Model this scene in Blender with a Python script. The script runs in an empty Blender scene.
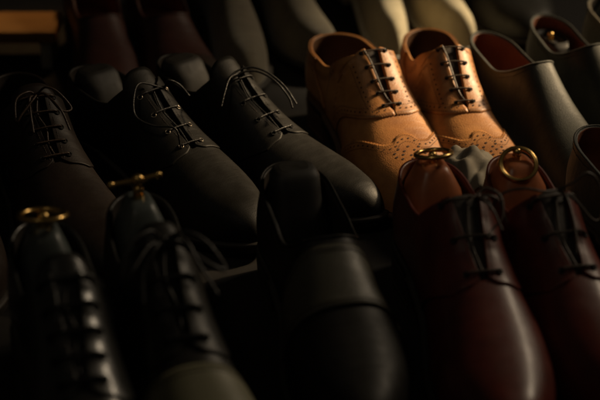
import bpy, bmesh, math, random
import numpy as np
from mathutils import Vector, Matrix

R = math.radians
random.seed(7)
rng = np.random.default_rng(11)
C = bpy.context.scene.collection

# ------------------------------------------------------------------ materials
def nd(nt, typ, **kw):
    n = nt.nodes.new(typ)
    for k, v in kw.items():
        setattr(n, k, v)
    return n

def leather(name, col, col2, rough=0.38, grain=900.0, bump=0.25, coat=0.0, crease=0.25, spec=0.5, sheen=0.0, dirt=0.35):
    m = bpy.data.materials.new(name); m.use_nodes = True
    nt = m.node_tree; b = nt.nodes['Principled BSDF']; L = nt.links.new
    tc = nd(nt, 'ShaderNodeTexCoord')
    oi = nd(nt, 'ShaderNodeObjectInfo')
    off = nd(nt, 'ShaderNodeVectorMath', operation='ADD')
    mul = nd(nt, 'ShaderNodeVectorMath', operation='SCALE'); mul.inputs['Scale'].default_value = 3.7
    L(oi.outputs['Location'], mul.inputs[0]); L(tc.outputs['Object'], off.inputs[0]); L(mul.outputs[0], off.inputs[1])
    n1 = nd(nt, 'ShaderNodeTexNoise'); n1.inputs['Scale'].default_value = 28; n1.inputs['Detail'].default_value = 6
    n1.inputs['Roughness'].default_value = 0.62
    L(off.outputs[0], n1.inputs['Vector'])
    cr = nd(nt, 'ShaderNodeMapRange'); cr.inputs[1].default_value = 0.36; cr.inputs[2].default_value = 0.68
    L(n1.outputs[0], cr.inputs[0])
    mx = nd(nt, 'ShaderNodeMix', data_type='RGBA')
    mx.inputs[6].default_value = (*col, 1); mx.inputs[7].default_value = (*col2, 1)
    L(cr.outputs[0], mx.inputs[0])
    # fine scuffs
    n3 = nd(nt, 'ShaderNodeTexNoise'); n3.inputs['Scale'].default_value = 260; n3.inputs['Detail'].default_value = 3
    L(off.outputs[0], n3.inputs['Vector'])
    mr = nd(nt, 'ShaderNodeMapRange'); mr.inputs[1].default_value = 0.55; mr.inputs[2].default_value = 0.8; mr.inputs[4].default_value = dirt
    L(n3.outputs[0], mr.inputs[0])
    mx2 = nd(nt, 'ShaderNodeMix', data_type='RGBA'); mx2.inputs[7].default_value = (col[0]*0.5, col[1]*0.45, col[2]*0.4, 1)
    L(mr.outputs[0], mx2.inputs[0]); L(mx.outputs[2], mx2.inputs[6])
    L(mx2.outputs[2], b.inputs['Base Color'])
    rr = nd(nt, 'ShaderNodeMapRange'); rr.inputs[3].default_value = rough*0.8; rr.inputs[4].default_value = min(1, rough*1.3)
    n4 = nd(nt, 'ShaderNodeTexNoise'); n4.inputs['Scale'].default_value = 75; n4.inputs['Detail'].default_value = 5
    L(off.outputs[0], n4.inputs['Vector']); L(n4.outputs[0], rr.inputs[0]); L(rr.outputs[0], b.inputs['Roughness'])
    vo = nd(nt, 'ShaderNodeTexVoronoi'); vo.inputs['Scale'].default_value = grain; L(off.outputs[0], vo.inputs['Vector'])
    st = nd(nt, 'ShaderNodeMapping'); st.inputs['Scale'].default_value = (30, 130, 60); L(off.outputs[0], st.inputs['Vector'])
    n2 = nd(nt, 'ShaderNodeTexNoise'); n2.inputs['Scale'].default_value = 1; n2.inputs['Detail'].default_value = 4; L(st.outputs[0], n2.inputs['Vector'])
    b1 = nd(nt, 'ShaderNodeBump'); b1.inputs['Strength'].default_value = bump; b1.inputs['Distance'].default_value = 0.0006
    b2 = nd(nt, 'ShaderNodeBump'); b2.inputs['Strength'].default_value = crease; b2.inputs['Distance'].default_value = 0.002
    L(n2.outputs[0], b2.inputs['Height']); L(vo.outputs['Distance'], b1.inputs['Height']); L(b2.outputs[0], b1.inputs['Normal'])
    L(b1.outputs[0], b.inputs['Normal'])
    b.inputs['Specular IOR Level'].default_value = spec
    b.inputs['Coat Weight'].default_value = coat; b.inputs['Coat Roughness'].default_value = 0.18
    if sheen:
        b.inputs['Sheen Weight'].default_value = sheen; b.inputs['Sheen Roughness'].default_value = 0.5
    return m

def plain(name, col, rough=0.5, metal=0.0, noise=0.3, nscale=60, bump=0.15, stretch=(1, 1, 1)):
    m = bpy.data.materials.new(name); m.use_nodes = True
    nt = m.node_tree; b = nt.nodes['Principled BSDF']; L = nt.links.new
    tc = nd(nt, 'ShaderNodeTexCoord'); mp = nd(nt, 'ShaderNodeMapping'); mp.inputs['Scale'].default_value = stretch
    L(tc.outputs['Object'], mp.inputs[0])
    n = nd(nt, 'ShaderNodeTexNoise'); n.inputs['Scale'].default_value = nscale; n.inputs['Detail'].default_value = 6; L(mp.outputs[0], n.inputs['Vector'])
    mx = nd(nt, 'ShaderNodeMix', data_type='RGBA')
    mx.inputs[6].default_value = (*[c*(1-noise) for c in col], 1); mx.inputs[7].default_value = (*[min(1, c*(1+noise)) for c in col], 1)
    L(n.outputs[0], mx.inputs[0]); L(mx.outputs[2], b.inputs['Base Color'])
    rr = nd(nt, 'ShaderNodeMapRange'); rr.inputs[3].default_value = rough*0.75; rr.inputs[4].default_value = min(1, rough*1.3)
    L(n.outputs[0], rr.inputs[0]); L(rr.outputs[0], b.inputs['Roughness'])
    bp = nd(nt, 'ShaderNodeBump'); bp.inputs['Strength'].default_value = bump; bp.inputs['Distance'].default_value = 0.001
    L(n.outputs[0], bp.inputs['Height']); L(bp.outputs[0], b.inputs['Normal'])
    b.inputs['Metallic'].default_value = metal
    return m

M = dict(
    tan=leather('tan_leather', (0.45, 0.205, 0.066), (0.27, 0.108, 0.033), rough=0.42, bump=0.3, crease=0.28),
    tanin=leather('tan_lining', (0.13, 0.06, 0.028), (0.10, 0.045, 0.02), rough=0.6, crease=0.1),
    black=leather('black_leather', (0.017, 0.015, 0.012), (0.011, 0.010, 0.008), rough=0.44, crease=0.22, bump=.10, spec=.36),
    soot=leather('matt_black_leather', (0.0075, 0.0066, 0.0052), (0.005, 0.0045, 0.0035), rough=0.5, crease=0.2, bump=.10, spec=.26),  # black leather again, shade of the packed rows put into its colour
    sootbrown=leather('blackish_brown_leather', (0.016, 0.009, 0.006), (0.011, 0.006, 0.004), rough=0.5, crease=0.2, bump=.10, spec=.28),  # brown leather with the shade at the left put into its colour
    blackgloss=leather('polished_black_leather', (0.016, 0.016, 0.014), (0.010, 0.010, 0.009), rough=0.36, coat=0.3, crease=0.15, bump=.08, spec=.7),
    olive=leather('olive_leather', (0.21, 0.20, 0.125), (0.18, 0.172, 0.11), rough=0.45, crease=0.2),
    strap=leather('strap_leather', (0.058, 0.054, 0.037), (0.046, 0.043, 0.031), rough=0.45, crease=0.2),
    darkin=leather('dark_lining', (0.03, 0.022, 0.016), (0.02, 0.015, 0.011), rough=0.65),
    burg=leather('burgundy_leather', (0.128, 0.021, 0.013), (0.066, 0.011, 0.007), rough=0.40, coat=0.12, spec=.4, crease=0.14, bump=0.12),
    burgin=leather('chestnut_lining', (0.20, 0.065, 0.028), (0.15, 0.045, 0.02), rough=0.6),
    maroon=leather('dark_maroon_leather', (0.055, 0.018, 0.013), (0.035, 0.012, 0.009), rough=0.42),
    brown=leather('dark_brown_leather', (0.034, 0.018, 0.011), (0.022, 0.012, 0.008), rough=0.42),
    redin=leather('red_brown_lining', (0.19, 0.062, 0.030), (0.14, 0.045, 0.022), rough=0.6),
    grey=leather('grey_suede', (0.17, 0.145, 0.10), (0.12, 0.10, 0.07), rough=0.8, sheen=0.3, spec=0.2, crease=0.5),
    beige=leather('beige_suede', (0.50, 0.42, 0.27), (0.40, 0.33, 0.21), rough=0.75, sheen=0.2, spec=0.2, crease=0.4),
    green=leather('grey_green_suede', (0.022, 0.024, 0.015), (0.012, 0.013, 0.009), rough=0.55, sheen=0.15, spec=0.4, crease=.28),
    sole=plain('dark_sole', (0.02, 0.016, 0.012), rough=0.6),
    solebrown=plain('brown_sole', (0.07, 0.035, 0.018), rough=0.5),
    solepale=plain('pale_sole', (0.6, 0.56, 0.46), rough=0.5),
    hole=plain('punch_hole', (0.035, 0.014, 0.006), rough=0.9),
    holeblack=plain('dark_eyelet', (0.004, 0.004, 0.004), rough=0.8),
    metal=plain('worn_metal', (0.35, 0.30, 0.24), rough=0.35, metal=1.0),
    brass=plain('aged_brass', (0.72, 0.47, 0.17), rough=0.24, metal=1.0, noise=0.25, nscale=150),
    lacedark=plain('dark_waxed_lace', (0.05, 0.035, 0.025), rough=0.42, nscale=600, bump=0.5),
    lacebrown=plain('brown_waxed_lace', (0.06, 0.035, 0.022), rough=0.45, nscale=600, bump=0.5),
    laceblack=plain('black_waxed_lace', (0.009, 0.008, 0.007), rough=0.42, nscale=600, bump=0.5),
    cedar=plain('red_cedar', (0.40, 0.125, 0.046), rough=0.36, noise=0.28, nscale=14, stretch=(9, 9, 1.2)),
    greywood=plain('grey_painted_wood', (0.085, 0.10, 0.095), rough=0.38, noise=0.2, nscale=20),
    darkwood=plain('dark_varnished_wood', (0.011, 0.009, 0.0065), rough=0.6, noise=0.3, nscale=14, stretch=(9, 9, 1.2)),
    table=plain('dark_table_cloth', (0.008, 0.006, 0.0045), rough=0.8, nscale=90),
    board=plain('orange_brown_wood', (0.42, 0.20, 0.055), rough=0.5, noise=0.3, nscale=8, stretch=(1.5, 14, 8)),
    wall=plain('dark_green_paint', (0.05, 0.075, 0.055), rough=0.8, noise=0.4, nscale=3),
    floor=plain('dark_floor_stone', (0.03, 0.026, 0.022), rough=0.8, nscale=5),
    paper=plain('grey_tissue', (0.17, 0.15, 0.115), rough=0.75, noise=0.2, nscale=80),
    thread=plain('waxed_thread', (0.30, 0.16, 0.07), rough=0.6),
    threaddark=plain('dark_thread', (0.05, 0.035, 0.028), rough=0.6),
)

# ------------------------------------------------------------------ object helpers
def mesh_obj(name, verts, faces, mats, parent=None, midx=None, smooth=True, merge=0.0, loc=None):
    me = bpy.data.meshes.new(name)
    me.from_pydata([tuple(map(float, v)) for v in verts], [], [tuple(f) for f in faces])
    if midx is not None:
        me.polygons.foreach_set('material_index', midx)
    if merge:
        bm = bmesh.new(); bm.from_mesh(me)
        bmesh.ops.remove_doubles(bm, verts=bm.verts, dist=merge)
        bmesh.ops.dissolve_degenerate(bm, edges=bm.edges, dist=1e-6)
        bmesh.ops.recalc_face_normals(bm, faces=bm.faces)
        bm.to_mesh(me); bm.free()
    for mm in (mats if isinstance(mats, (list, tuple)) else [mats]):
        me.materials.append(mm)
    if smooth:
        me.polygons.foreach_set('use_smooth', [True]*len(me.polygons))
    o = bpy.data.objects.new(name, me); C.objects.link(o)
    if parent: o.parent = parent
    if loc: o.location = loc
    return o

def thing(name, label, cat, group=None):
    o = bpy.data.objects.new(name, None); C.objects.link(o)
    o.empty_display_size = 0.05
    o['label'] = label; o['category'] = cat
    if group: o['group'] = group
    return o

class MB:
    def __init__(s): s.v = []; s.f = []; s.m = []
    def grid(s, P, mi=0, closed_v=False, closed_u=False):
        n, k = len(P), len(P[0]); o = len(s.v)
        for row in P: s.v.extend(row)
        for i in range(n if closed_u else n-1):
            for j in range(k if closed_v else k-1):
                i2 = (i+1) % n; j2 = (j+1) % k
                s.f.append((o+i*k+j, o+i*k+j2, o+i2*k+j2, o+i2*k+j)); s.m.append(mi)
    def poly(s, pts, mi=0):
        o = len(s.v); s.v.extend(pts); s.f.append(tuple(range(o, o+len(pts)))); s.m.append(mi)
    def tube(s, pts, r, k=8, mi=0, sub=6, cap=True, closed=False, taper=None):
        p = catmull(pts, sub, closed); n = len(p)
        rows = []
        T = np.array([p[(i+1) % n]-p[i-1] if closed else p[min(i+1, n-1)]-p[max(i-1, 0)] for i in range(n)])
        T /= np.linalg.norm(T, axis=1)[:, None]+1e-12
        nrm = np.cross(T[0], [0.3, 0.2, 0.93]); nrm /= np.linalg.norm(nrm)+1e-12
        for i in range(n):
            nrm = nrm-T[i]*np.dot(nrm, T[i]); nrm /= np.linalg.norm(nrm)+1e-12
            bn = np.cross(T[i], nrm)
            rr = r if taper is None else r*taper(i/(n-1))
            rows.append([p[i]+rr*(math.cos(a)*nrm+math.sin(a)*bn) for a in np.linspace(0, 2*math.pi, k, endpoint=False)])
        s.grid(rows, mi, closed_v=True, closed_u=closed)
        if cap and not closed:
            s.poly(rows[0][::-1], mi); s.poly(rows[-1], mi)
    def ball(s, c, r, mi=0, k=14, n=9, sz=1.0):
        rows = []
        for i in range(n):
            th = 1e-3+(math.pi-2e-3)*i/(n-1)
            rows.append([np.array([c[0]+r*math.sin(th)*math.cos(a), c[1]+r*math.sin(th)*math.sin(a), c[2]+r*sz*math.cos(th)]) for a in np.linspace(0, 2*math.pi, k, endpoint=False)])
        s.grid(rows, mi, closed_v=True)
    def box(s, x0, x1, y0, y1, z0, z1, mi=0):
        c = [np.array(q, float) for q in ((x0,y0,z0),(x1,y0,z0),(x1,y1,z0),(x0,y1,z0),(x0,y0,z1),(x1,y0,z1),(x1,y1,z1),(x0,y1,z1))]
        o = len(s.v); s.v.extend(c)
        for f in ((0,3,2,1),(4,5,6,7),(0,1,5,4),(1,2,6,5),(2,3,7,6),(3,0,4,7)):
            s.f.append(tuple(o+i for i in f)); s.m.append(mi)
    def build(s, name, mats, parent=None, merge=0.0, smooth=True):
        return mesh_obj(name, s.v, s.f, mats, parent, s.m, smooth, merge)

def catmull(pts, sub, closed=False):
    P = [np.array(q, float) for q in pts]; n = len(P)
    if n < 3 or sub <= 1: return P
    out = []
    for i in range(n if closed else n-1):
        p1, p2 = P[i], P[(i+1) % n]
        p0 = P[i-1] if (closed or i > 0) else 2*p1-p2
        p3 = P[(i+2) % n] if (closed or i+2 < n) else 2*p2-p1
        for k in range(sub):
            t = k/sub
            out.append(0.5*(2*p1+(p2-p0)*t+(2*p0-5*p1+4*p2-p3)*t*t+(3*p1-p0-3*p2+p3)*t**3))
    if not closed: out.append(P[-1])
    return out

def bev(o, w, seg=2, ang=40):
    md = o.modifiers.new('bevel', 'BEVEL'); md.width = w; md.segments = seg; md.limit_method = 'ANGLE'; md.angle_limit = R(ang)

class Spline:                                   # monotone cubic through control points
    def __init__(s, pts):
        s.x = np.array([p[0] for p in pts], float); s.y = np.array([p[1] for p in pts], float)
        h = np.diff(s.x); d = np.diff(s.y)/h; m = np.zeros_like(s.x); m[0] = d[0]; m[-1] = d[-1]
        for i in range(1, len(m)-1):
            m[i] = 0 if d[i-1]*d[i] <= 0 else 2*d[i-1]*d[i]/(d[i-1]+d[i])
        s.m = m
    def __call__(s, t):
        t = min(max(t, s.x[0]), s.x[-1]); i = min(np.searchsorted(s.x, t, side='right')-1, len(s.x)-2)
        h = s.x[i+1]-s.x[i]; u = (t-s.x[i])/h
        return float((2*u**3-3*u**2+1)*s.y[i]+(u**3-2*u**2+u)*h*s.m[i]+(-2*u**3+3*u**2)*s.y[i+1]+(u**3-u**2)*h*s.m[i+1])

# ------------------------------------------------------------------ the shoe's last
W0 = [(0, .031), (.2, .0315), (.4, .0335), (.52, .040), (.66, .0475), (.78, .0465), (.9, .041), (1, .035)]
H0 = [(0, .098), (.2, .104), (.3, .097), (.36, .089), (.45, .0765), (.55, .0635), (.65, .0535), (.75, .045), (.85, .037), (.93, .030), (1, .024)]
B0 = [(0, .034), (.22, .032), (.35, .026), (.5, .015), (.65, .0095), (.8, .0105), (1, .017)]
TOPS = [(0, .064), (.1, .060), (.25, .053), (.5, .052)]
TOP0 = [(0, .060), (.05, .0595), (.12, .056), (.22, .053), (.28, .057), (.33, .072), (.36, .084)]

class Last:
    def __init__(s, foot=1, L=.298, W=W0, H=H0, B=B0, top=TOP0, ws=1.0, hs=1.0, toe=.70, toe_p=2.1, kind='laced', tv=.565, tf=.36, gap=(.0075, .0028), throat=.46, thr_w=.030, thr_l=.17, thr_p=2.3):
        s.foot, s.L, s.ws, s.hs, s.toe, s.toe_p, s.kind = foot, L, ws, hs, toe, toe_p, kind
        s.W, s.H, s.B, s.top = Spline(W), Spline(H), Spline(B), Spline(top)
        s.tv, s.tf, s.gap, s.throat, s.thr_l, s.thr_p = tv, tf, gap, throat, thr_l, thr_p
    def w(s, t):
        r = s.W(t)*s.ws
        if t < .13: r *= math.sqrt(max(0, 1-(1-t/.13)**2))
        if t > s.toe: r *= math.sqrt(max(0, 1-((t-s.toe)/(1-s.toe))**s.toe_p))
        return r
    def h(s, t):
        r = s.H(t)*s.hs
        if t > .88: r *= max(0, 1-((t-.88)/.12)**2.6)**.5
        return r
    def xc(s, t):
        return s.foot*(.004*math.sin(math.pi*min(1, t/.8)) - .010*max(0, t-.6)**1.5/.25)
    def e(s, t):
        k = min(1, max(0, (t-.25)/.3)); k = k*k*(3-2*k)
        return .66+k*.16
    def S(s, t, v):                              # v in -1..1: left feather edge - ridge - right feather edge
        a = (1-abs(v))*math.pi/2; e = s.e(t)
        w, h = s.w(t), s.h(t)
        z = h*max(0, math.sin(a))**e
        x = w*max(0, math.cos(a))**e
        bulge = 1+.06*math.sin(min(1, z/.05)*math.pi)*(1 if t < .4 else max(0, 1-(t-.4)/.2))
        y = t*s.L
        if t < .2:                               # the heel counter leans back then comes in at the collar
            k = (1-t/.2)**2; y += k*(-.004*math.sin(min(1.1, z/.045)*math.pi/1.25)+.0035*max(0, z-.035)/.03)
        sg = -1 if v < 0 else 1
        return np.array([s.xc(t)+sg*x*bulge, y, s.B(t)+z])
    def N(s, t, v):
        d = 1e-3; t1, t2 = max(0.0005, t-d), min(.9995, t+d); v1, v2 = max(-1, v-d*2), min(1, v+d*2)
        n = np.cross(s.S(t, v2)-s.S(t, v1), s.S(t2, v)-s.S(t1, v))
        return n/(np.linalg.norm(n)+1e-12)*-1 if False else n/(np.linalg.norm(n)+1e-12)
    def P(s, t, v, off=0):
        p = s.S(t, v); return p if off == 0 else p+off*s.N(t, v)
    def v_top(s, t):                             # how near the ridge (v=0) the upper goes before an opening
        e = s.e(t)
        def from_z(z):
            return 1-math.asin(min(1, max(0, z/max(s.h(t), 1e-6)))**(1/e))/(math.pi/2)
        def from_x(x):
            return 1-math.acos(min(1, max(0, x/max(s.w(t), 1e-6)))**(1/e))/(math.pi/2)
        if s.kind == 'laced':
            if t >= s.tv: return 0
            g = s.gap[0]+(s.gap[1]-s.gap[0])*min(1, max(0, (t-s.tf)/(s.tv-s.tf)))
            vg = from_x(g)
            if t >= s.tf: return vg
            return from_z(s.top(t)) if t < .2 else max(vg, from_z(s.top(t)))
        th = s.throat
        if t >= th: return 0
        c = th-s.thr_l
        if t > c:
            e = s.e(c)
            vc = 1-math.asin(min(1, max(0, s.top(c)/s.h(c)))**(1/e))/(math.pi/2)
            return vc*max(0, 1-((t-c)/s.thr_l)**s.thr_p)**.5
        return from_z(s.top(t))

def tsamples(n, extra=()):
    u = np.linspace(0, 1, n); t = .5-.5*np.cos(math.pi*u)
    t = np.unique(np.concatenate([t, np.array(list(extra))])) if len(extra) else t
    return t

def make_upper(la, mats, parent, nt=84, ns=20, thick=.0026):
    mb = MB()
    ext = [la.tv-1e-4, la.tv, la.tf-.004, la.tf] if la.kind == 'laced' else [la.throat-k for k in (.0, .0005, .002, .005, .01, .016, .024)]
    ts = tsamples(nt, ext)
    for sg in (-1, 1):
        rows = []
        for t in ts:
            vt = la.v_top(t)
            rows.append([la.S(t, sg*(1-(1-vt)*k/ns)) for k in range(ns+1)])
        if sg > 0: rows = [r[::-1] for r in rows]
        mb.grid(rows)
    o = mb.build('upper', mats, parent, merge=2e-5)
    # make normals point outward
    me = o.data; c = np.mean([v.co for v in me.vertices], axis=0)
    s_ = 0
    for p in me.polygons:
        if p.center.y > la.L*.6: s_ += p.normal.z*p.area
    if s_ < 0: me.flip_normals()
    md = o.modifiers.new('solid', 'SOLIDIFY'); md.thickness = thick; md.offset = -1; md.use_rim = True
    md.material_offset = 1; md.material_offset_rim = 0
    return o

def patch(la, name, mats, parent, t0, t1, v0, v1, nt, nv, off=.0011, thick=.0011, zig=0):
    """overlay piece: t from t0(v) to t1(v), v from v0 to v1; sits proud of the upper."""
    mb = MB(); rows = []
    for j in range(nv+1):
        v = v0+(v1-v0)*j/nv
        a, b = t0(v), t1(v)
        if zig: 
            k = zig if j % 2 else 0
            a = a+k
        rows.append([la.P(a+(b-a)*(i/nt), v, off) for i in range(nt+1)])
    mb.grid(rows)
    o = mb.build(name, mats, parent, merge=1e-6)
    s_ = 0
    for p in o.data.polygons: s_ += p.normal.z*p.area
    if s_ < 0: o.data.flip_normals()
    md = o.modifiers.new('solid', 'SOLIDIFY'); md.thickness = thick; md.offset = -1
    return o

def discs(la, mb, pts, r, off, mi=0, k=7):
    for (t, v) in pts:
        c = la.P(t, v, off); n = la.N(t, v)
        ax = np.cross(n, [0, 1, 0.01]); ax /= np.linalg.norm(ax); ay = np.cross(n, ax)
        mb.poly([c+r*(math.cos(q)*ax+math.sin(q)*ay) for q in np.linspace(0, 2*math.pi, k, endpoint=False)], mi)

def resample(la, fn, n, step):
    """points (t,v) along fn(s), s in 0..1, evenly spaced by 'step' metres."""
    ss = np.linspace(0, 1, n); tv = [fn(s) for s in ss]; P = [la.S(*q) for q in tv]
    d = np.concatenate([[0], np.cumsum([np.linalg.norm(P[i+1]-P[i]) for i in range(n-1)])])
    out = []
    for x in np.arange(step/2, d[-1], step):
        s = np.interp(x, d, ss); out.append(fn(s))
    return out

def stitches(la, mb, fn, off, step=.0027, ln=.0019, r=.00032, mi=0):
    pts = resample(la, fn, 200, step)
    for i in range(len(pts)-1):
        a, b = la.P(*pts[i], off), la.P(*pts[i+1], off)
        d = (b-a); l = np.linalg.norm(d)
        if l > step*2 or l < 1e-6: continue
        mb.tube([a, a+d*(ln/step)], r, k=4, mi=mi, sub=1)

def make_sole(la, parent, mat, heelmat, welt=.0042, th=.0075, heel=True):
    ts = tsamples(70)
    mb = MB(); top, bot = [], []
    outline = []
    for t in ts: outline.append((t, -1))
    for t in ts[::-1][1:-1]: outline.append((t, 1))
    P = np.array([[la.xc(t)+sg*la.w(t), t*la.L, la.B(t)] for t, sg in outline])
    c = len(P); out = []
    for i in range(c):
        d = P[(i+1) % c][:2]-P[i-1][:2]; n = np.array([-d[1], d[0]]); n /= np.linalg.norm(n)+1e-12
        k = welt if P[i][1] > la.L*.25 else welt*.35
        out.append(P[i]+np.array([n[0]*k, n[1]*k, 0]))
    cen = np.mean(P, axis=0)
    if np.dot((out[5]-P[5])[:2], (P[5]-cen)[:2]) < 0:
        out = [P[i]*2-out[i] for i in range(c)]
    out = np.array(out)
    prof = [(-.006, .0012), (0, .0012), (.0006, .0), (.0006, -.4*th), (0, -.42*th), (0, -th), (-.002, -th-.0006)]
    rows = []
    nrm = []
    for i in range(c):
        d = out[(i+1) % c][:2]-out[i-1][:2]; n = np.array([-d[1], d[0]]); n /= np.linalg.norm(n)+1e-12
        if np.dot(n, (out[i]-P[i])[:2]) < 0: n = -n
        nrm.append(n)
    for (dx, dz) in prof:
        rows.append([out[i]+np.array([nrm[i][0]*dx, nrm[i][1]*dx, dz]) for i in range(c)])
    mb.grid(rows, closed_v=True)
    h = len(ts)                                   # bottom cap
    last = rows[-1]
    for i in range(1, h-1):
        j = (c-i) % c; i2 = i+1; j2 = (c-i2) % c
        q = [last[i], last[i2], last[j2], last[j]] if i2 != j2 else [last[i], last[i2], last[j]]
        mb.poly(q)
    mb.poly([last[0], last[1], last[c-1]])
    mb.build('sole', mat, parent, merge=1e-6)
    if heel:
        hb = MB(); tm = .25
        th_ts = np.linspace(0, tm, 16); th_ts = tm*(th_ts/tm)**1.6
        oc = [(t, -1) for t in th_ts[::-1]]+[(t, 1) for t in th_ts[1:]]
        rows = []
        for f, dx in ((0, .0012), (.3, .0006), (.85, -.0002), (.9, .0004), (1, .0002)):
            row = []
            for t, sg in oc:
                x = la.xc(t)+sg*(la.w(t)+dx+.0012); y = t*la.L-(.0012+dx)*(1 if t < .06 else 0)
                ztop = la.B(t)-th-.0006
                row.append(np.array([x, y, ztop*(1-f)]))
            rows.append(row)
        hb.grid(rows, closed_v=True); hb.poly(rows[-1]); hb.poly(rows[0][::-1])
        o = hb.build('heel', heelmat, parent, smooth=False)

def make_tongue(la, mats, parent, t0=.335, t1=.62, up=.003):
    mb = MB(); rows = []
    for i in range(25):
        t = t0+(t1-t0)*i/24
        hw = .62 if t > .38 else .62*(.75+.25*math.sqrt(max(0, 1-((.38-t)/(.38-t0))**2)))
        lift = up*max(0, 1-(t-t0)/.07)
        row = []
        for j in range(13):
            v = -hw+2*hw*j/12
            row.append(la.P(t, v*.75, -.0034)+np.array([0, -lift*.3, lift*(1-abs(v))]))
        rows.append(row)
    mb.grid(rows)
    o = mb.build('tongue', mats, parent)
    md = o.modifiers.new('solid', 'SOLIDIFY'); md.thickness = .0022; md.offset = 0
    return o

def gap_v(la, t, extra):                          # v of a point 'extra' metres outside the facing edge
    vt = la.v_top(t); v = vt
    p0 = la.S(t, vt)
    while np.linalg.norm(la.S(t, v)-p0) < extra and v < .95: v += .004
    return v

def make_laces(la, parent, mat, n=5, r=.0013, sx=.0075, off=.0012, zig=True, eyelet=None, bow=None, style='bars', t_end=None, hole_r=.0017):
    tt = np.linspace(la.tf+.012, (t_end or la.tv)-.018, n)
    lb = MB()
    for i, t in enumerate(tt):
        v = gap_v(la, t, sx)
        jit = random.uniform(-.002, .002)
        a, b = la.P(t, -v, off), la.P(t+jit, v, off)
        a0, b0 = la.P(t, -v, off-.003), la.P(t+jit, v, off-.003)
        m1, m2 = la.P(t, -v*.6, off+r*1.1), la.P(t+jit, v*.6, off+r*1.1)
        mid = (m1+m2)/2+np.array([0, 0, .0004])
        lb.tube([a0, a+(m1-a)*.12+np.array([0, 0, r]), m1, mid, m2, b+(m2-b)*.12+np.array([0, 0, r]), b0], r, k=8, sub=5)
        for q in ((t, -v), (t+jit, v)):
            eb = MB(); c = la.P(*q, off+.0004); nn = la.N(*q)
            ax = np.cross(nn, [0, 1, 0.01]); ax /= np.linalg.norm(ax); ay = np.cross(nn, ax)
            rows = [[c+(hole_r+dr)*(math.cos(z)*ax+math.sin(z)*ay)+nn*dz for z in np.linspace(0, 2*math.pi, 14, endpoint=False)] for dr, dz in ((.0007, -.0002), (.0006, .0003), (.0002, .0004), (-.0003, .0), (-.0004, -.0004))]
            eb.grid(rows[:4], 1, closed_v=True); eb.grid(rows[3:], 0, closed_v=True); eb.poly(rows[-1], 0)
            eb.build('eyelet', [M['holeblack'], M['metal'] if eyelet else M['holeblack']], parent)
    if zig:                                        # hidden run inside the gap
        pts = []
        for i in range(n):
            g = la.v_top(tt[i])*(.35 if i % 2 else -.1)
            pts.append(la.P(tt[i], g, -.0008))
        lb.tube(pts, r*.9, k=7, sub=6)
    if bow:
        for pts in bow: lb.tube(pts, r, k=8, sub=8)
    lb.build('lace', mat, parent)
    return tt

def default_bow(la, sd=0, loops=True, spread=1.0, ends=True):
    rd = random.Random(sd); p = la.P(la.tf+.012, 0, .004); bow = []
    def q(x, y, z): return p+np.array([x+rd.uniform(-.003, .003), y+rd.uniform(-.003, .003), z+rd.uniform(-.002, .002)])
    for sg in (-1, 1):
        if loops:
            bow.append([p, q(sg*.012*spread, .006, .008), q(sg*.030*spread, .012, .004), q(sg*.036*spread, .022, -.010), q(sg*.026*spread, .022, -.006), q(sg*.010*spread, .010, .003), p])
        if ends:
            bow.append([p, q(sg*.010*spread, .010, .004), q(sg*.020*spread, .024, -.006), q(sg*.026*spread, .036, -.020)])
    bow.append([p+np.array([-.004, 0, .001]), p+np.array([0, .003, .003]), p+np.array([.004, 0, .001])])
    return bow

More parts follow.
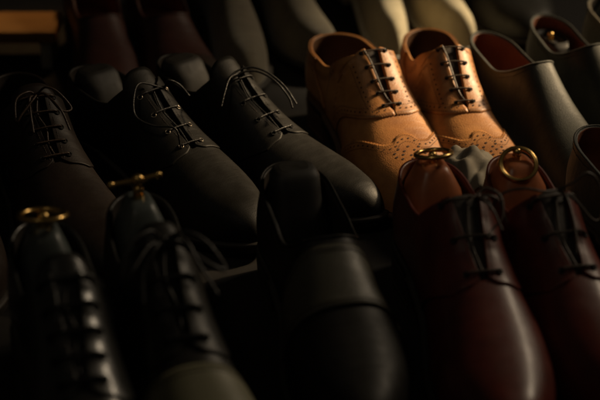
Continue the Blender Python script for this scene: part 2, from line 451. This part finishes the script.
# ------------------------------------------------------------------ shoe trees
def shoe_tree(shoe, la, label, mat, ring_tilt=0, ring_spin=0, handle='ring', hinge=-.9, group=None, h=.104, lean=0.0, top_w=.0108, wide=1.0):
    t = thing('shoe_tree', label, 'shoe tree', group)
    mb = MB(); rows = []
    # heel block: a rounded body narrowing upward, front face flat
    prof = [(.036, .0250, .010, .066), (.050, .0255, .008, .066), (.070, .0240, .009, .062), (.085, .0205, .012, .055), (h-.006, top_w+.003, .016, .047), (h-.0015, top_w, .018, .043), (h, top_w*.7, .022, .039)]
    prof = [(z, w*wide, a, b) for z, w, a, b in prof]
    for z, w, y0, y1 in prof:
        row = []
        for k in range(36):
            a = 2*math.pi*k/36; e = .55
            cx, cy = math.cos(a), math.sin(a)
            x = w*math.copysign(abs(cx)**e, cx); yy = (y0+y1)/2+(y1-y0)/2*math.copysign(abs(cy)**(e if cy > 0 else .9), cy)
            row.append(np.array([x+la.xc(.12), yy+lean*(z-.04), z]))
        rows.append(row)
    dense = []
    for i in range(len(rows)-1):
        for f in (0, .5): dense.append([a+(b-a)*f for a, b in zip(rows[i], rows[i+1])])
    dense.append(rows[-1])
    mb.grid(dense, closed_v=True); mb.poly(dense[-1]); mb.poly(dense[0][::-1])
    # spring rod and front half inside the shoe
    o = mb.build('heel_block', mat, t)
    rb = MB(); rb.tube([np.array([la.xc(.2), .06, .056]), np.array([la.xc(.35), .11, .046]), np.array([la.xc(.55), .165, .036])], .003, k=8)
    rb.build('rod', M['metal'], t)
    c = np.array([la.xc(.12), .031+lean*(h-.04), h])
    if handle:
        kb = MB(); kb.tube([c+np.array([0, 0, -.002]), c+np.array([0, 0, .003])], .0036, k=12, sub=1); kb.ball(c+np.array([0, 0, .0055]), .0036)
        kb.build('knob', M['brass'], t)
    if handle == 'bar':
        kb = MB(); k0 = c+np.array([0, 0, .0125]); kb.ball(k0, .0042)
        kb.tube([c+np.array([0, 0, .006]), k0], .0022, k=10, sub=1)
        kb.tube([k0+np.array([-.0135, -.001, .001]), k0, k0+np.array([.0175, .001, -.001])], .0019, k=10, sub=1)
        for x_ in (-.0135, .0175): kb.ball(k0+np.array([x_, .001*(1 if x_ > 0 else -1), -.001*(1 if x_ > 0 else -1)]), .0026)
        kb.build('bar_handle', M['brass'], t)
    if handle == 'ring':
        rb = MB(); rad = .0138; tl = R(ring_tilt)
        k0 = c+np.array([0, 0, .0062])
        pts = []
        # ring hinged at its back edge on the knob; tilt 0 = lying flat towards the toe, 90 = standing up
        for a in np.linspace(0, 2*math.pi, 40, endpoint=False):
            u = rad*math.sin(a); w = rad*(1-math.cos(a))+rad*hinge
            pts.append(k0+np.array([u*math.cos(R(ring_spin))-w*math.cos(tl)*math.sin(R(ring_spin)), u*math.sin(R(ring_spin))+w*math.cos(tl)*math.cos(R(ring_spin)), w*math.sin(tl)+.001]))
        rb.tube(pts, .00195, k=10, sub=1, closed=True)
        rb.build('ring', M['brass'], t)
    t.matrix_world = shoe.matrix_world.copy()
    t.location = shoe.location; t.rotation_euler = shoe.rotation_euler; t.scale = shoe.scale
    return t

# ------------------------------------------------------------------ camera
FPX = 1600.0; PITCH = 27.0; CAM = np.array([0, 0, .675])
cam = bpy.data.cameras.new('camera'); co = bpy.data.objects.new('camera', cam); C.objects.link(co)
co.location = CAM; co.rotation_euler = (R(90-PITCH), 0, 0)
cam.sensor_width = 36; cam.lens = 36*FPX/600; cam.clip_start = .05; cam.clip_end = 60
cam.dof.use_dof = True; cam.dof.focus_distance = 1.40; cam.dof.aperture_fstop = 4.2; cam.dof.aperture_blades = 9
bpy.context.scene.camera = co

def ground(px, py, z):
    """where the line of sight through photo position (px, py) meets height z: used once to lay the shoes out on the table"""
    x, y = (px-300)/FPX, (200-py)/FPX
    d = np.array([x, math.cos(R(PITCH))+y*math.sin(R(PITCH)), -math.sin(R(PITCH))+y*math.cos(R(PITCH))])
    k = (z-CAM[2])/d[2]
    return CAM+d*k

def place(o, la, px, py, yaw, tref=.565, roll=0, pitch=0, z0=0.0, sc=1.0):
    ref = la.S(tref, 0)*sc; p = ground(px, py, ref[2]+z0); o.scale = (sc, sc, sc)
    th = R(180+yaw)
    x = ref[0]*math.cos(th)-ref[1]*math.sin(th); y = ref[0]*math.sin(th)+ref[1]*math.cos(th)
    o.location = (p[0]-x, p[1]-y, z0); o.rotation_euler = (R(pitch), R(roll), th)
    bpy.context.view_layer.update()

# ------------------------------------------------------------------ shoe styles
def base_shoe(label, la, up, lining, sole, heelm=None, group=None, cat='shoe', name='dress_shoe', welt=.0042):
    o = thing(name, label, cat, group)
    make_upper(la, [up, lining], o)
    make_sole(la, o, sole, heelm or sole, welt=welt)
    ib = MB(); rows = []
    for t in np.linspace(.01, .97, 40):
        rows.append([np.array([la.xc(t)+k*(la.w(t)-.003), t*la.L, la.B(t)+.002]) for k in (-1, -.5, 0, .5, 1)])
    ib.grid(rows); ib.build('insole', lining, o)
    return o

def brogue(label, foot, px, py, yaw, group, bow, ws=1.06):
    la = Last(foot, L=.282, top=[(0, .053), (.06, .0525), (.12, .050), (.22, .049), (.28, .055), (.34, .071), (.385, .082)], ws=ws, hs=1.03, toe=.70, toe_p=2.15, tv=.595, tf=.385, gap=(.0068, .0022))
    o = base_shoe(label, la, M['tan'], M['tanin'], M['solebrown'], group=group, name='brogue_shoe')
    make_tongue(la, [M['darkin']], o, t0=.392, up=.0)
    up = M['tan']
    # wing cap: a W whose middle point reaches back towards the laces
    ws = Spline([(0, .700), (.05, .709), (.13, .736), (.22, .732), (.34, .70), (.5, .645), (.65, .60), (.8, .555), (.92, .515), (1, .48)])
    wing = lambda v: ws(abs(v))
    patch(la, 'wing_cap', [up], o, wing, lambda v: .9985, -.985, .985, 26, 120, off=.0012, thick=.0013, zig=.0035)
    # quarters laid over the vamp: curved front edge under the laces, sweeping back to the welt
    qs = Spline([(0, .617), (.12, .616), (.25, .602), (.4, .572), (.55, .528), (.7, .475), (.85, .43), (1, .39)])
    qf = lambda v: qs(abs(v))
    for sg in (-1, 1):
        mb = MB(); rows = []
        n = 64
        for i in range(n+1):
            s = i/n; row = []
            # rows run along the shoe from the facing/front edge back to mid-quarter
            for j in range(21):
                v = .0+(.985-.0)*s
                tb = qf(v)+(.003 if i % 2 else 0)
                # back limit: stay on the facing (v_top) or the rear of the quarter
                ta = .30+.0*v
                t = tb+(ta-tb)*j/20
                vt = la.v_top(t)
                vv = max(v, 0)*(1-vt)+vt
                row.append(la.P(t, sg*min(.985, vv), .0011))
            rows.append(row)
        mb.grid(rows)
        q = mb.build('quarter_overlay', [up], o, merge=1e-6)
        s_ = sum(p.normal.z*p.area for p in q.data.polygons)
        if s_ < 0: q.data.flip_normals()
        md = q.modifiers.new('solid', 'SOLIDIFY'); md.thickness = .0012; md.offset = -1
    # heel counter overlay
    hc = Spline([(0, .17), (.25, .165), (.5, .19), (.8, .25), (1, .28)])
    for sg in (-1, 1):
        mb = MB(); rows = []
        for i in range(25):
            f = i/24; row = []
            for j in range(15):
                t = .002+(hc(f)-.002)*j/14
                vt = la.v_top(t); 
                row.append(la.P(t, sg*(vt+(.985-vt)*f), .001))
            rows.append(row)
        mb.grid(rows); q = mb.build('heel_counter', [up], o, merge=1e-6)
        bm = bmesh.new(); bm.from_mesh(q.data); bmesh.ops.recalc_face_normals(bm, faces=bm.faces); bm.to_mesh(q.data); bm.free()
        md = q.modifiers.new('solid', 'SOLIDIFY'); md.thickness = .001; md.offset = 0
    # broguing
    pb = MB()
    def row_big(fn, off=.0016, step=.0062, d=.006):
        pts = resample(la, fn, 240, step); discs(la, pb, pts, .00092, off, 0, 9)
    def row_small(fn, off=.0016, step=.0021):
        pts = resample(la, fn, 240, step); discs(la, pb, pts, .00048, off, 0, 6)
    V = lambda s: -.94+1.88*s
    row_big(lambda s: (wing(V(s))+.028, V(s)))
    row_small(lambda s: (wing(V(s))+.012, V(s))); row_small(lambda s: (wing(V(s))+.044, V(s)))
    row_big(lambda s: (qf(V(s))-.030, V(s))) if False else None
    for sg in (-1, 1):
        def qv(s, back):
            v = .02+.93*s; t = qf(v)-back; vt = la.v_top(t); return (t, sg*(max(v, 0)*(1-vt)+vt))
        row_big(lambda s: qv(s, .024)); row_small(lambda s: qv(s, .010)); row_small(lambda s: qv(s, .038))
        # row along the facings, then down round the collar
        def fac(s): 
            t = .570-.17*s; return (t, sg*gap_v(la, t, .0165))
        row_big(fac); row_small(lambda s: (lambda t: (t, sg*gap_v(la, t, .0195)))(.570-.17*s))
        def col(s, d):
            t = .335*(1-s)+.02*s; return (t, sg*gap_v(la, t, d))
        row_big(lambda s: col(s, .010)); row_small(lambda s: col(s, .0075)); row_small(lambda s: col(s, .0125))
        def ctr(s, d):
            f = s*.95; t = hc(f)-d; vt = la.v_top(t); return (t, sg*(vt+(.985-vt)*f))
        row_big(lambda s: ctr(s, .018)); row_small(lambda s: ctr(s, .006))
    # medallion on the toe
    med = []
    for a in np.linspace(0, 2*math.pi, 10, endpoint=False): med.append((.80+.030*math.cos(a), .16*math.sin(a)))
    for a in np.linspace(0, 2*math.pi, 5, endpoint=False): med.append((.80+.013*math.cos(a), .07*math.sin(a)))
    discs(la, pb, med, .0012, .0016, 0, 9)
    pb.build('perforations', [M['hole']], o, smooth=False)
    make_laces(la, o, M['lacedark'], n=5, r=.0009, sx=.0056, off=.0018, bow=bow(la) if bow else None, hole_r=.0013, zig=False)
    place(o, la, px, py, yaw, .595)
    return o, la

def derby(label, foot, px, py, yaw, up, lining, lace, group=None, n=4, bow=None, cap=None, capm=None, facing_over=True, sole=None, eyelet=False, name='dress_shoe', tref=.565, la=None, stitch='threaddark', lr=.0013, sc=1.0, tong=None, wave=.0005, **kw):
    la = la or Last(foot, **kw)
    o = base_shoe(label, la, up, lining, sole or M['sole'], group=group, name=name)
    if tong: make_tongue(la, [M['darkin']], o, t0=tong[0], up=tong[1])
    else: make_tongue(la, [up, lining], o)
    if facing_over:                                # quarters stitched over the vamp with rounded front tabs
        for sg in (-1, 1):
            mb = MB(); rows = []
            for i in range(49):
                f = (i/48)**1.4; row = []
                t_front = la.tv+.012-.012*f-.16*max(0, f-.35)**1.3/.6
                if f < .12: t_front -= .018*(1-f/.12)**2
                for j in range(57):
                    t = t_front+(.30-t_front)*j/56
                    vt = max(la.v_top(min(t, la.tv-.001)), .03)
                    wv = wave*abs(math.sin(math.pi*max(n, 1)*(t-la.tf)/(la.tv-la.tf)+.35))*math.exp(-f*5.5) if la.tf < t < la.tv else 0
                    row.append(la.P(t, sg*(vt+(.985-vt)*f), .0014+wv))
                rows.append(row)
            mb.grid(rows); q = mb.build('facing', [up, lining], o, merge=1e-6)
            s_ = sum(p.normal.z*p.area for p in q.data.polygons)
            if s_ < 0: q.data.flip_normals()
            md = q.modifiers.new('solid', 'SOLIDIFY'); md.thickness = .0017; md.offset = -1
    sb = MB()
    if facing_over:
        for sg in (-1, 1):
            def edge(s):
                t = la.tv-.004-.2*s; return (t, sg*gap_v(la, t, .0032))
            sb = MB(); stitches(la, sb, edge, .0016); sb.build('stitching', [M[stitch]], o)
    if cap:
        patch(la, 'toe_cap', [capm or up], o, lambda v: cap+.0*abs(v)-.03*abs(v)**3, lambda v: .9985, -.985, .985, 24, 60, off=.0012, thick=.0013)
        for d in (.007, .016):
            sb = MB(); stitches(la, sb, lambda s: (cap+d-.03*abs(2*s-1)**3*.9, (-.94+1.88*s)), .0014); sb.build('stitching', [M[stitch]], o)
    if n:
        make_laces(la, o, lace, n=n, r=lr, sx=.008, off=.002, bow=bow(la) if bow else None, eyelet=eyelet, hole_r=.002)
    place(o, la, px, py, yaw, tref, sc=sc)
    return o, la

def slipon(label, foot, px, py, yaw, up, lining, group=None, sole=None, cat='shoe', name='slip_on_shoe', la=None, band=None, tref=None, piping=None, sc=1.0, **kw):
    la = la or Last(foot, kind='slip', top=TOPS, **kw)
    o = base_shoe(label, la, up, lining, sole or M['sole'], group=group, name=name, cat=cat)
    # bound top line
    pb = MB(); ts = [t for t in tsamples(60, [la.throat-k for k in (.0005, .002, .005, .01, .02, .03)]) if t < la.throat]
    pts = [la.P(t, -la.v_top(t), .0002) for t in ts[::-1]]+[la.P(t, la.v_top(t), .0002) for t in ts[1:]]
    pb.tube(pts, .0012, k=7, sub=1, closed=True)
    pb.build('binding', piping or up, o)
    for sg in (-1, 1):
        sb = MB(); stitches(la, sb, lambda s_: (lambda t: (t, sg*min(.9, gap_v(la, t, .0055))))(.03+(la.throat-.035)*s_), .0004, step=.0034, ln=.0022)
        sb.build('stitching', M['threaddark'], o)
    place(o, la, px, py, yaw, tref or la.throat, sc=sc)
    return o, la

# ================================================================== THE SHOES
G_T = 'pair of tan brogue shoes'
def tan_bow(sd):
    return lambda la: [[la.P(la.tf+.006, sg*.10, .003), la.P(la.tf+.05, sg*.06, .0025), la.P(la.tv-.06, sg*.03, .002), la.P(la.tv-.02, 0, .002)] for sg in (1,)]
tan1, laT1 = brogue('tan wingtip brogue with punched holes, left of the tan pair, brightly lit right facing', -1, 393, 110, 19.5, G_T, tan_bow(1), 1.04)
tan2, laT2 = brogue('right tan wingtip brogue of the pair, behind the brass ring that stands upright', 1, 466, 107, 11, G_T, tan_bow(2), .90)

G_B = 'pair of burgundy oxford shoes'
def burg_bow1(la):
    p = la.P(la.tf+.02, 0, .005); A = lambda x, y, z: p+np.array([x, y, z])
    # local +x is image left
    return [[A(.004, .012, .002), A(-.007, .004, .006), A(-.014, .002, .008), A(-.022, .010, .004), A(-.020, .022, -.006), A(-.011, .028, -.012), A(-.005, .036, -.014)],
            [A(-.004, .006, .004), A(-.012, .010, .006), A(-.020, .012, .002), A(-.024, .020, -.012)],
            [A(0, .002, .002), A(-.006, .010, .005), A(-.012, .022, .001), A(-.016, .034, -.010)]]
def burg_bow2(la):
    p = la.P(la.tf+.02, 0, .005); A = lambda x, y, z: p+np.array([x, y, z])
    return [[A(0, 0, .004), A(-.010, .004, .010), A(-.022, .002, .016), A(-.030, .006, .008), A(-.030, .016, -.010), A(-.022, .020, -.014), A(-.010, .010, .0), A(0, .002, .004)],
            [A(0, 0, .004), A(.012, .004, .006), A(.026, .0, .008), A(.040, -.004, .004), A(.052, .0, -.006)],
            [A(-.002, .002, .004), A(-.003, .012, .003), A(-.002, .026, -.004), A(.0, .040, -.014), A(.003, .050, -.022)]]
burg1, laB1 = derby('polished burgundy oxford shoe with flat brass ring above it, beside the black strap shoe', -1, 485, 282, 11.5, M['burg'], M['burgin'], M['lacedark'], G_B, n=3, lr=.0010, bow=burg_bow1, sole=M['sole'], ws=.92, tv=.56, gap=(.0105, .003), sc=1.05, tong=(.362, .0005))
burg2, laB2 = derby('polished burgundy oxford shoe at right edge, with upright brass ring above it', 1, 581, 277, 14, M['burg'], M['burgin'], M['lacedark'], G_B, n=3, lr=.0010, bow=burg_bow2, ws=.84, tv=.56, gap=(.0115, .003), sc=1.05, tong=(.362, .0005))

G_K = 'pair of black derby shoes'
def side_bow(la):
    return default_bow(la, 3, spread=.8)
blk1, laK1 = derby('black derby shoe at bottom left with pale highlights along its scalloped lacing', -1, 84, 391, 15.5, M['blackgloss'], M['darkin'], M['laceblack'], G_K, n=5, bow=None, lr=.0012, sc=1.22, ws=.78, wave=.0013)
blk2, laK2 = derby('black derby shoe with olive toe cap, second from left in front row', 1, 188, 348, 17, M['black'], M['darkin'], M['laceblack'], G_K, n=4, bow=side_bow, cap=.60, capm=M['olive'], lr=.0012, sc=1.19, ws=.78, wave=.0010)

# black strap shoe
laS = Last(-1, kind='slip', top=TOPS, ws=.97, throat=.45, thr_w=.031, hs=1.02)
strap_shoe, laS = slipon('black slip-on shoe with wide strap across the instep, beside the burgundy pair', -1, 345, 306, 14, M['soot'], M['darkin'], la=laS, tref=.63)
patch(laS, 'strap', [M['strap']], strap_shoe, lambda v: .47-.02*abs(v), lambda v: .63-.05*abs(v)**2, -.9, .985, 18, 50, off=.0022, thick=.0022)
bb = MB()
for p_ in ([(.53, -.80), (.53, -.90), (.60, -.90), (.60, -.80)],):
    bb.tube([laS.P(t, v, .0035) for t, v in p_], .0009, k=7, sub=1, closed=True)
bb.build('buckle', M['metal'], strap_shoe)
for d in (.009, .016):
    sb = MB(); stitches(laS, sb, lambda s_: (lambda v: (.63-.05*v*v-d, v))(-.88+1.8*s_), .0026); sb.build('stitching', M['threaddark'], strap_shoe)
    sb = MB(); stitches(laS, sb, lambda s_: (lambda v: (.47-.02*abs(v)+d, v))(-.85+1.75*s_), .0026); sb.build('stitching', M['threaddark'], strap_shoe)

# second row, left
derby_bow = lambda sd, sp=.9: (lambda la: default_bow(la, sd, spread=sp))
s6, la6 = derby('dark brown-black laced shoe at left edge with bow tied, behind the first derby', 1, 58, 162, 24, M['sootbrown'], M['darkin'], M['lacebrown'], n=5, bow=derby_bow(5, .62), lr=.0010)
def loose7(la):
    p = la.P(la.tf+.012, 0, .004); A = lambda x, y, z: p+np.array([x, y, z])
    return [[la.P(la.tf+.015, -.12, .003), A(.012, -.004, .007), A(.026, .004, .002), A(.036, .018, -.012), A(.030, .036, -.018), A(.016, .052, -.020), la.P(la.tv-.015, .14, .003)],
            [la.P(la.tf+.012, -.18, .003), A(-.016, .002, .004), A(-.026, .006, -.002), A(-.033, .012, -.014)]]
def loose8(la):
    p = la.P(la.tf+.012, 0, .004); A = lambda x, y, z: p+np.array([x, y, z])
    return [[A(.016, -.002, .001), A(.004, -.002, .006), A(-.010, .004, .008), A(-.020, .018, .003), A(-.026, .034, -.008), A(-.026, .050, -.021)],
            [A(.012, .0, .001), A(.0, .004, .006), A(-.012, .012, .005), A(-.019, .028, -.002), A(-.021, .044, -.014), A(-.015, .056, -.020)],
            [A(0, 0, .004), A(.016, .002, .004), A(.030, .010, -.004), A(.040, .016, -.014)],
            [A(-.004, 0, .001), A(0, .003, .0045), A(.005, .001, .001)]]
s7, la7 = derby('large black derby shoe between the bow-tied shoe and the other wide black derby', -1, 194, 148, 42, M['soot'], M['darkin'], M['laceblack'], 'pair of black derby shoes in the second row', n=4, bow=loose7, lr=.0010, eyelet=True, ws=.96, sc=.96, tv=.62, tf=.395, tref=.62)
s8, la8 = derby('black derby shoe directly left of the tan brogues, laces hanging in loops', 1, 286, 134, 44, M['soot'], M['darkin'], M['laceblack'], 'pair of black derby shoes in the second row', n=4, bow=loose8, lr=.0010, eyelet=False, ws=.92, sc=.96, tv=.62, tf=.395, tref=.62)
s0, la0 = derby('dark brown laced shoe mostly cut off by the left edge', -1, -62, 190, 24, M['sootbrown'], M['darkin'], M['lacebrown'], n=5, bow=derby_bow(12, 1.1), lr=.0010)

# third row
s13, la13 = slipon('dark maroon slip-on in the back row, left of the brown capped slip-on', -1, 101, 15, 14, M['maroon'], M['burgin'], ws=.82, hs=.9, throat=.5)
s14, la14 = slipon('dark brown cap-toe slip-on in the back row left of the grey boots', 1, 170, 14, 17, M['maroon'], M['burgin'], ws=.86, hs=.92, throat=.5)
patch(la14, 'toe_cap', [M['brown']], s14, lambda v: .70-.03*abs(v)**3, lambda v: .9985, -.985, .985, 24, 60, off=.0014, thick=.0018)
s12, la12 = slipon('black shoe at far left edge of the back row', 1, -66, 30, 26, M['black'], M['darkin'])

# suede boots (raised shaft)
TOPB = [(0, .135), (.1, .132), (.2, .125), (.27, .130), (.32, .132), (.36, .128)]
HB = [(0, .16), (.2, .165), (.3, .15), (.36, .128), (.42, .104), (.5, .083), (.58, .068), (.66, .057), (.75, .049), (.85, .042), (.93, .036), (1, .030)]
def boot(label, foot, px, py, yaw, up, sole, group, tref=.58, **kw):
    la = Last(foot, kind='slip', H=HB, top=TOPB, throat=.36, thr_w=.028, **kw)
    return slipon(label, foot, px, py, yaw, up, M['darkin'], group=group, sole=sole, cat='boot', name='suede_boot', la=la, tref=tref)
G_G = 'pair of grey suede boots'
bg1, lg1 = boot('grey-brown suede boot in the back row beside the brown capped shoe', -1, 234, -8, 17, M['grey'], M['sole'], G_G, ws=.60)
bg2, lg2 = boot('grey-brown suede boot in the back row directly behind the left tan brogue', 1, 293, -20, 16, M['grey'], M['sole'], G_G, ws=.60)
G_E = 'pair of beige suede boots'
be1, le1 = boot('beige suede boot in the back row seen between the two tan brogues', -1, 381, -34, 14, M['beige'], M['solepale'], G_E, ws=.47)
be2, le2 = boot('beige suede boot with pale sole in the back row directly behind the right tan brogue', 1, 431, -40, 13, M['beige'], M['solepale'], G_E, ws=.47)

G_S = 'pair of grey-green slip-on shoes'
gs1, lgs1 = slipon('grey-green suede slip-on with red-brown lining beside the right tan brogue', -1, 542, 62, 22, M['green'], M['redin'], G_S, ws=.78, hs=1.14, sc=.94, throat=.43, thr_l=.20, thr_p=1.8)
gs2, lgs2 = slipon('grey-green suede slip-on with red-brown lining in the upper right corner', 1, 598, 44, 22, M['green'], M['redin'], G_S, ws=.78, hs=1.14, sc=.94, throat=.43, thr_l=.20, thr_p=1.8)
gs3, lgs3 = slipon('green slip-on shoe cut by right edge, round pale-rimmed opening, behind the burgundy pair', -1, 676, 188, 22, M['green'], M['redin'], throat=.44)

# ------------------------------------------------------------------ shoe trees
shoe_tree(burg1, laB1, 'red cedar shoe tree in the left burgundy shoe, brass ring lying flat', M['cedar'], ring_tilt=13, ring_spin=8, group='cedar shoe trees with brass rings')
shoe_tree(burg2, laB2, 'red cedar shoe tree in the right burgundy shoe, brass ring standing upright', M['cedar'], ring_tilt=-40, ring_spin=-12, hinge=-.12, group='cedar shoe trees with brass rings')
shoe_tree(blk1, laK1, 'grey shoe tree in the bottom left black derby, brass ring lying flat', M['greywood'], ring_tilt=13, ring_spin=-14, wide=.74, group='grey shoe trees with brass handles')
shoe_tree(blk2, laK2, 'grey shoe tree in the olive-capped derby, brass T-shaped handle on top', M['greywood'], handle='bar', ring_spin=-4, wide=.78, group='grey shoe trees with brass handles')
shoe_tree(strap_shoe, laS, 'dark wooden shoe tree without handle in the black strap shoe', M['darkwood'], handle=None, top_w=.017, h=.108)
shoe_tree(s7, la7, 'dark wooden shoe tree without handle in the large black derby', M['darkwood'], handle=None, top_w=.018, h=.100)
shoe_tree(s8, la8, 'dark wooden shoe tree without handle in the derby left of the tan pair', M['darkwood'], handle=None, top_w=.018, h=.100)
shoe_tree(gs2, lgs2, 'slim shoe tree with brass knob in the slip-on nearest the upper right corner', M['darkwood'], handle='knob', h=.080, wide=.55)
s22, la22 = slipon('black slip-on shoe in the dark upper right, behind the grey-green pair', -1, 494, -66, 20, M['black'], M['darkin'])
s21, la21 = slipon('dark grey slip-on cut off by the top right corner', 1, 672, 36, 26, M['grey'], M['darkin'], throat=.44)
shoe_tree(s21, la21, 'grey shoe tree with brass knob in the shoe cut by the top right corner', M['greywood'], handle='knob', h=.100, wide=.9)

# ------------------------------------------------------------------ crumpled tissue between the rings
tb = MB(); rows = []
p0 = ground(467, 164, .062)
for i in range(25):
    row = []
    for j in range(25):
        u, v = i/24-.5, j/24-.5
        q = math.sqrt(u*u+v*v)
        z = .034*math.exp(-(q*1.8)**2)+.0045*math.sin(15*u+3*v)*math.cos(13*v-4*u)+.0012*math.sin(37*u*v*3+11*u)+rng.normal()*.0002
        row.append(np.array([u*.060*(1+.2*math.sin(5*v)), v*.06*(1+.2*math.cos(4*u)), max(.002, z+.006)]))
    rows.append(row)
tb.grid(rows)
to = tb.build('tissue_paper', M['paper'])
to.location = (p0[0], p0[1], .034)
to['label'] = 'crumpled grey tissue paper between the two brass rings'; to['category'] = 'tissue paper'
md = to.modifiers.new('solid', 'SOLIDIFY'); md.thickness = .0008

# ------------------------------------------------------------------ table, board, background
tab = thing('display_table', 'dark table that all the shoes stand on', 'table')
mb = MB(); mb.box(-1.3, 1.3, .55, 1.90, -.04, -.0005); o = mb.build('tabletop', M['table'], tab, smooth=False); bev(o, .004)
for x in (-1.22, 1.22):
    for y in (.63, 1.82):
        mb = MB(); mb.box(x-.03, x+.03, y-.03, y+.03, -.75, -.0405); mb.build('leg', M['table'], tab, smooth=False)

bd = thing('footstool', 'low orange-brown wooden footstool on pale legs, blurred in the top left corner', 'footstool')
zb = .045; pA = ground(20, 32, zb); x0 = ground(-70, 36, zb)[0]; x1 = ground(53, 36, zb)[0]; yb = ground(40, 11, zb)[1]
mb = MB(); mb.box(x0, x1, pA[1], yb, zb-.014, zb); o = mb.build('board', M['board'], bd, smooth=False); bev(o, .002)
for x in (x0+.03, x1-.012):
    for y in (pA[1]+.015, yb-.015):
        mb = MB(); mb.box(x-.006, x+.006, y-.010, y+.010, 0, zb-.0142); mb.build('leg', M['solepale'], bd, smooth=False)

mb = MB(); mb.box(-4, 4, 3.6, 3.7, -.75, 3.0); o = mb.build('wall', M['wall'], smooth=False)
o['label'] = 'dark green wall in the blurred background behind the table'; o['category'] = 'wall'
mb = MB(); mb.box(-6, 6, -2, 6, -.80, -.75); o = mb.build('floor', M['floor'], smooth=False); o['kind'] = 'structure'

# ------------------------------------------------------------------ light
def aim(o, tgt): o.rotation_euler = (Vector(tgt)-o.location).to_track_quat('-Z', 'Y').to_euler()
def spot(name, loc, tgt, power, ang, blend, col, size):
    l = bpy.data.lights.new(name, 'SPOT'); l.energy = power; l.spot_size = R(ang); l.spot_blend = blend; l.color = col; l.shadow_soft_size = size
    o = bpy.data.objects.new(name, l); C.objects.link(o); o.location = loc; aim(o, tgt); return o
def area(name, loc, tgt, power, size, col):
    l = bpy.data.lights.new(name, 'AREA'); l.energy = power; l.shape = 'DISK'; l.size = size; l.color = col
    o = bpy.data.objects.new(name, l); C.objects.link(o); o.location = loc; aim(o, tgt); return o
WARM = (1.0, .72, .41)
tc = ground(425, 95, .08)
spot('stall_spot', (tc[0]+1.42, tc[1]+.66, .95), (tc[0]+.045, tc[1]+.035, .09), 360, 9.5, 1.0, WARM, .08)
area('stall_lamp', (1.3, 1.95, 1.15), (.05, 1.15, .05), 7.5, .42, (1.0, .80, .56))
bb_ = ground(448, 22, .05)
spot('back_row_spot', (bb_[0]+1.3, bb_[1]+.3, 1.3), (bb_[0]+.005, bb_[1]+.01, .06), 300, 6.2, 1.0, (1.0, .80, .52), .06)  # added spot without a fixture, brightens the beige boots
spot('ceiling_lamp', (-.35, .55, 1.5), (tc[0]-.02, tc[1]-.04, .05), 12, 14.5, 1.0, (1.0, .84, .62), .30)  # added fill, no real lamp here: lifts the tan pair's unlit left sides
pb_ = ground(35, 22, .045)
spot('back_spot', (pb_[0]+.15, pb_[1]+.35, .7), (pb_[0], pb_[1]+.06, .045), 5.0, 18, .6, (1, .6, .25), .05)  # added spot without a fixture, lights the footstool board

w = bpy.data.worlds.new('World'); bpy.context.scene.world = w; w.use_nodes = True
w.node_tree.nodes['Background'].inputs[0].default_value = (1.0, .85, .62, 1)
w.node_tree.nodes['Background'].inputs[1].default_value = .0115

sc = bpy.context.scene
sc.view_settings.view_transform = 'Standard'; sc.view_settings.look = 'None'
sc.view_settings.exposure = 0.0; sc.view_settings.gamma = 1.0
sc.render.engine = 'CYCLES'
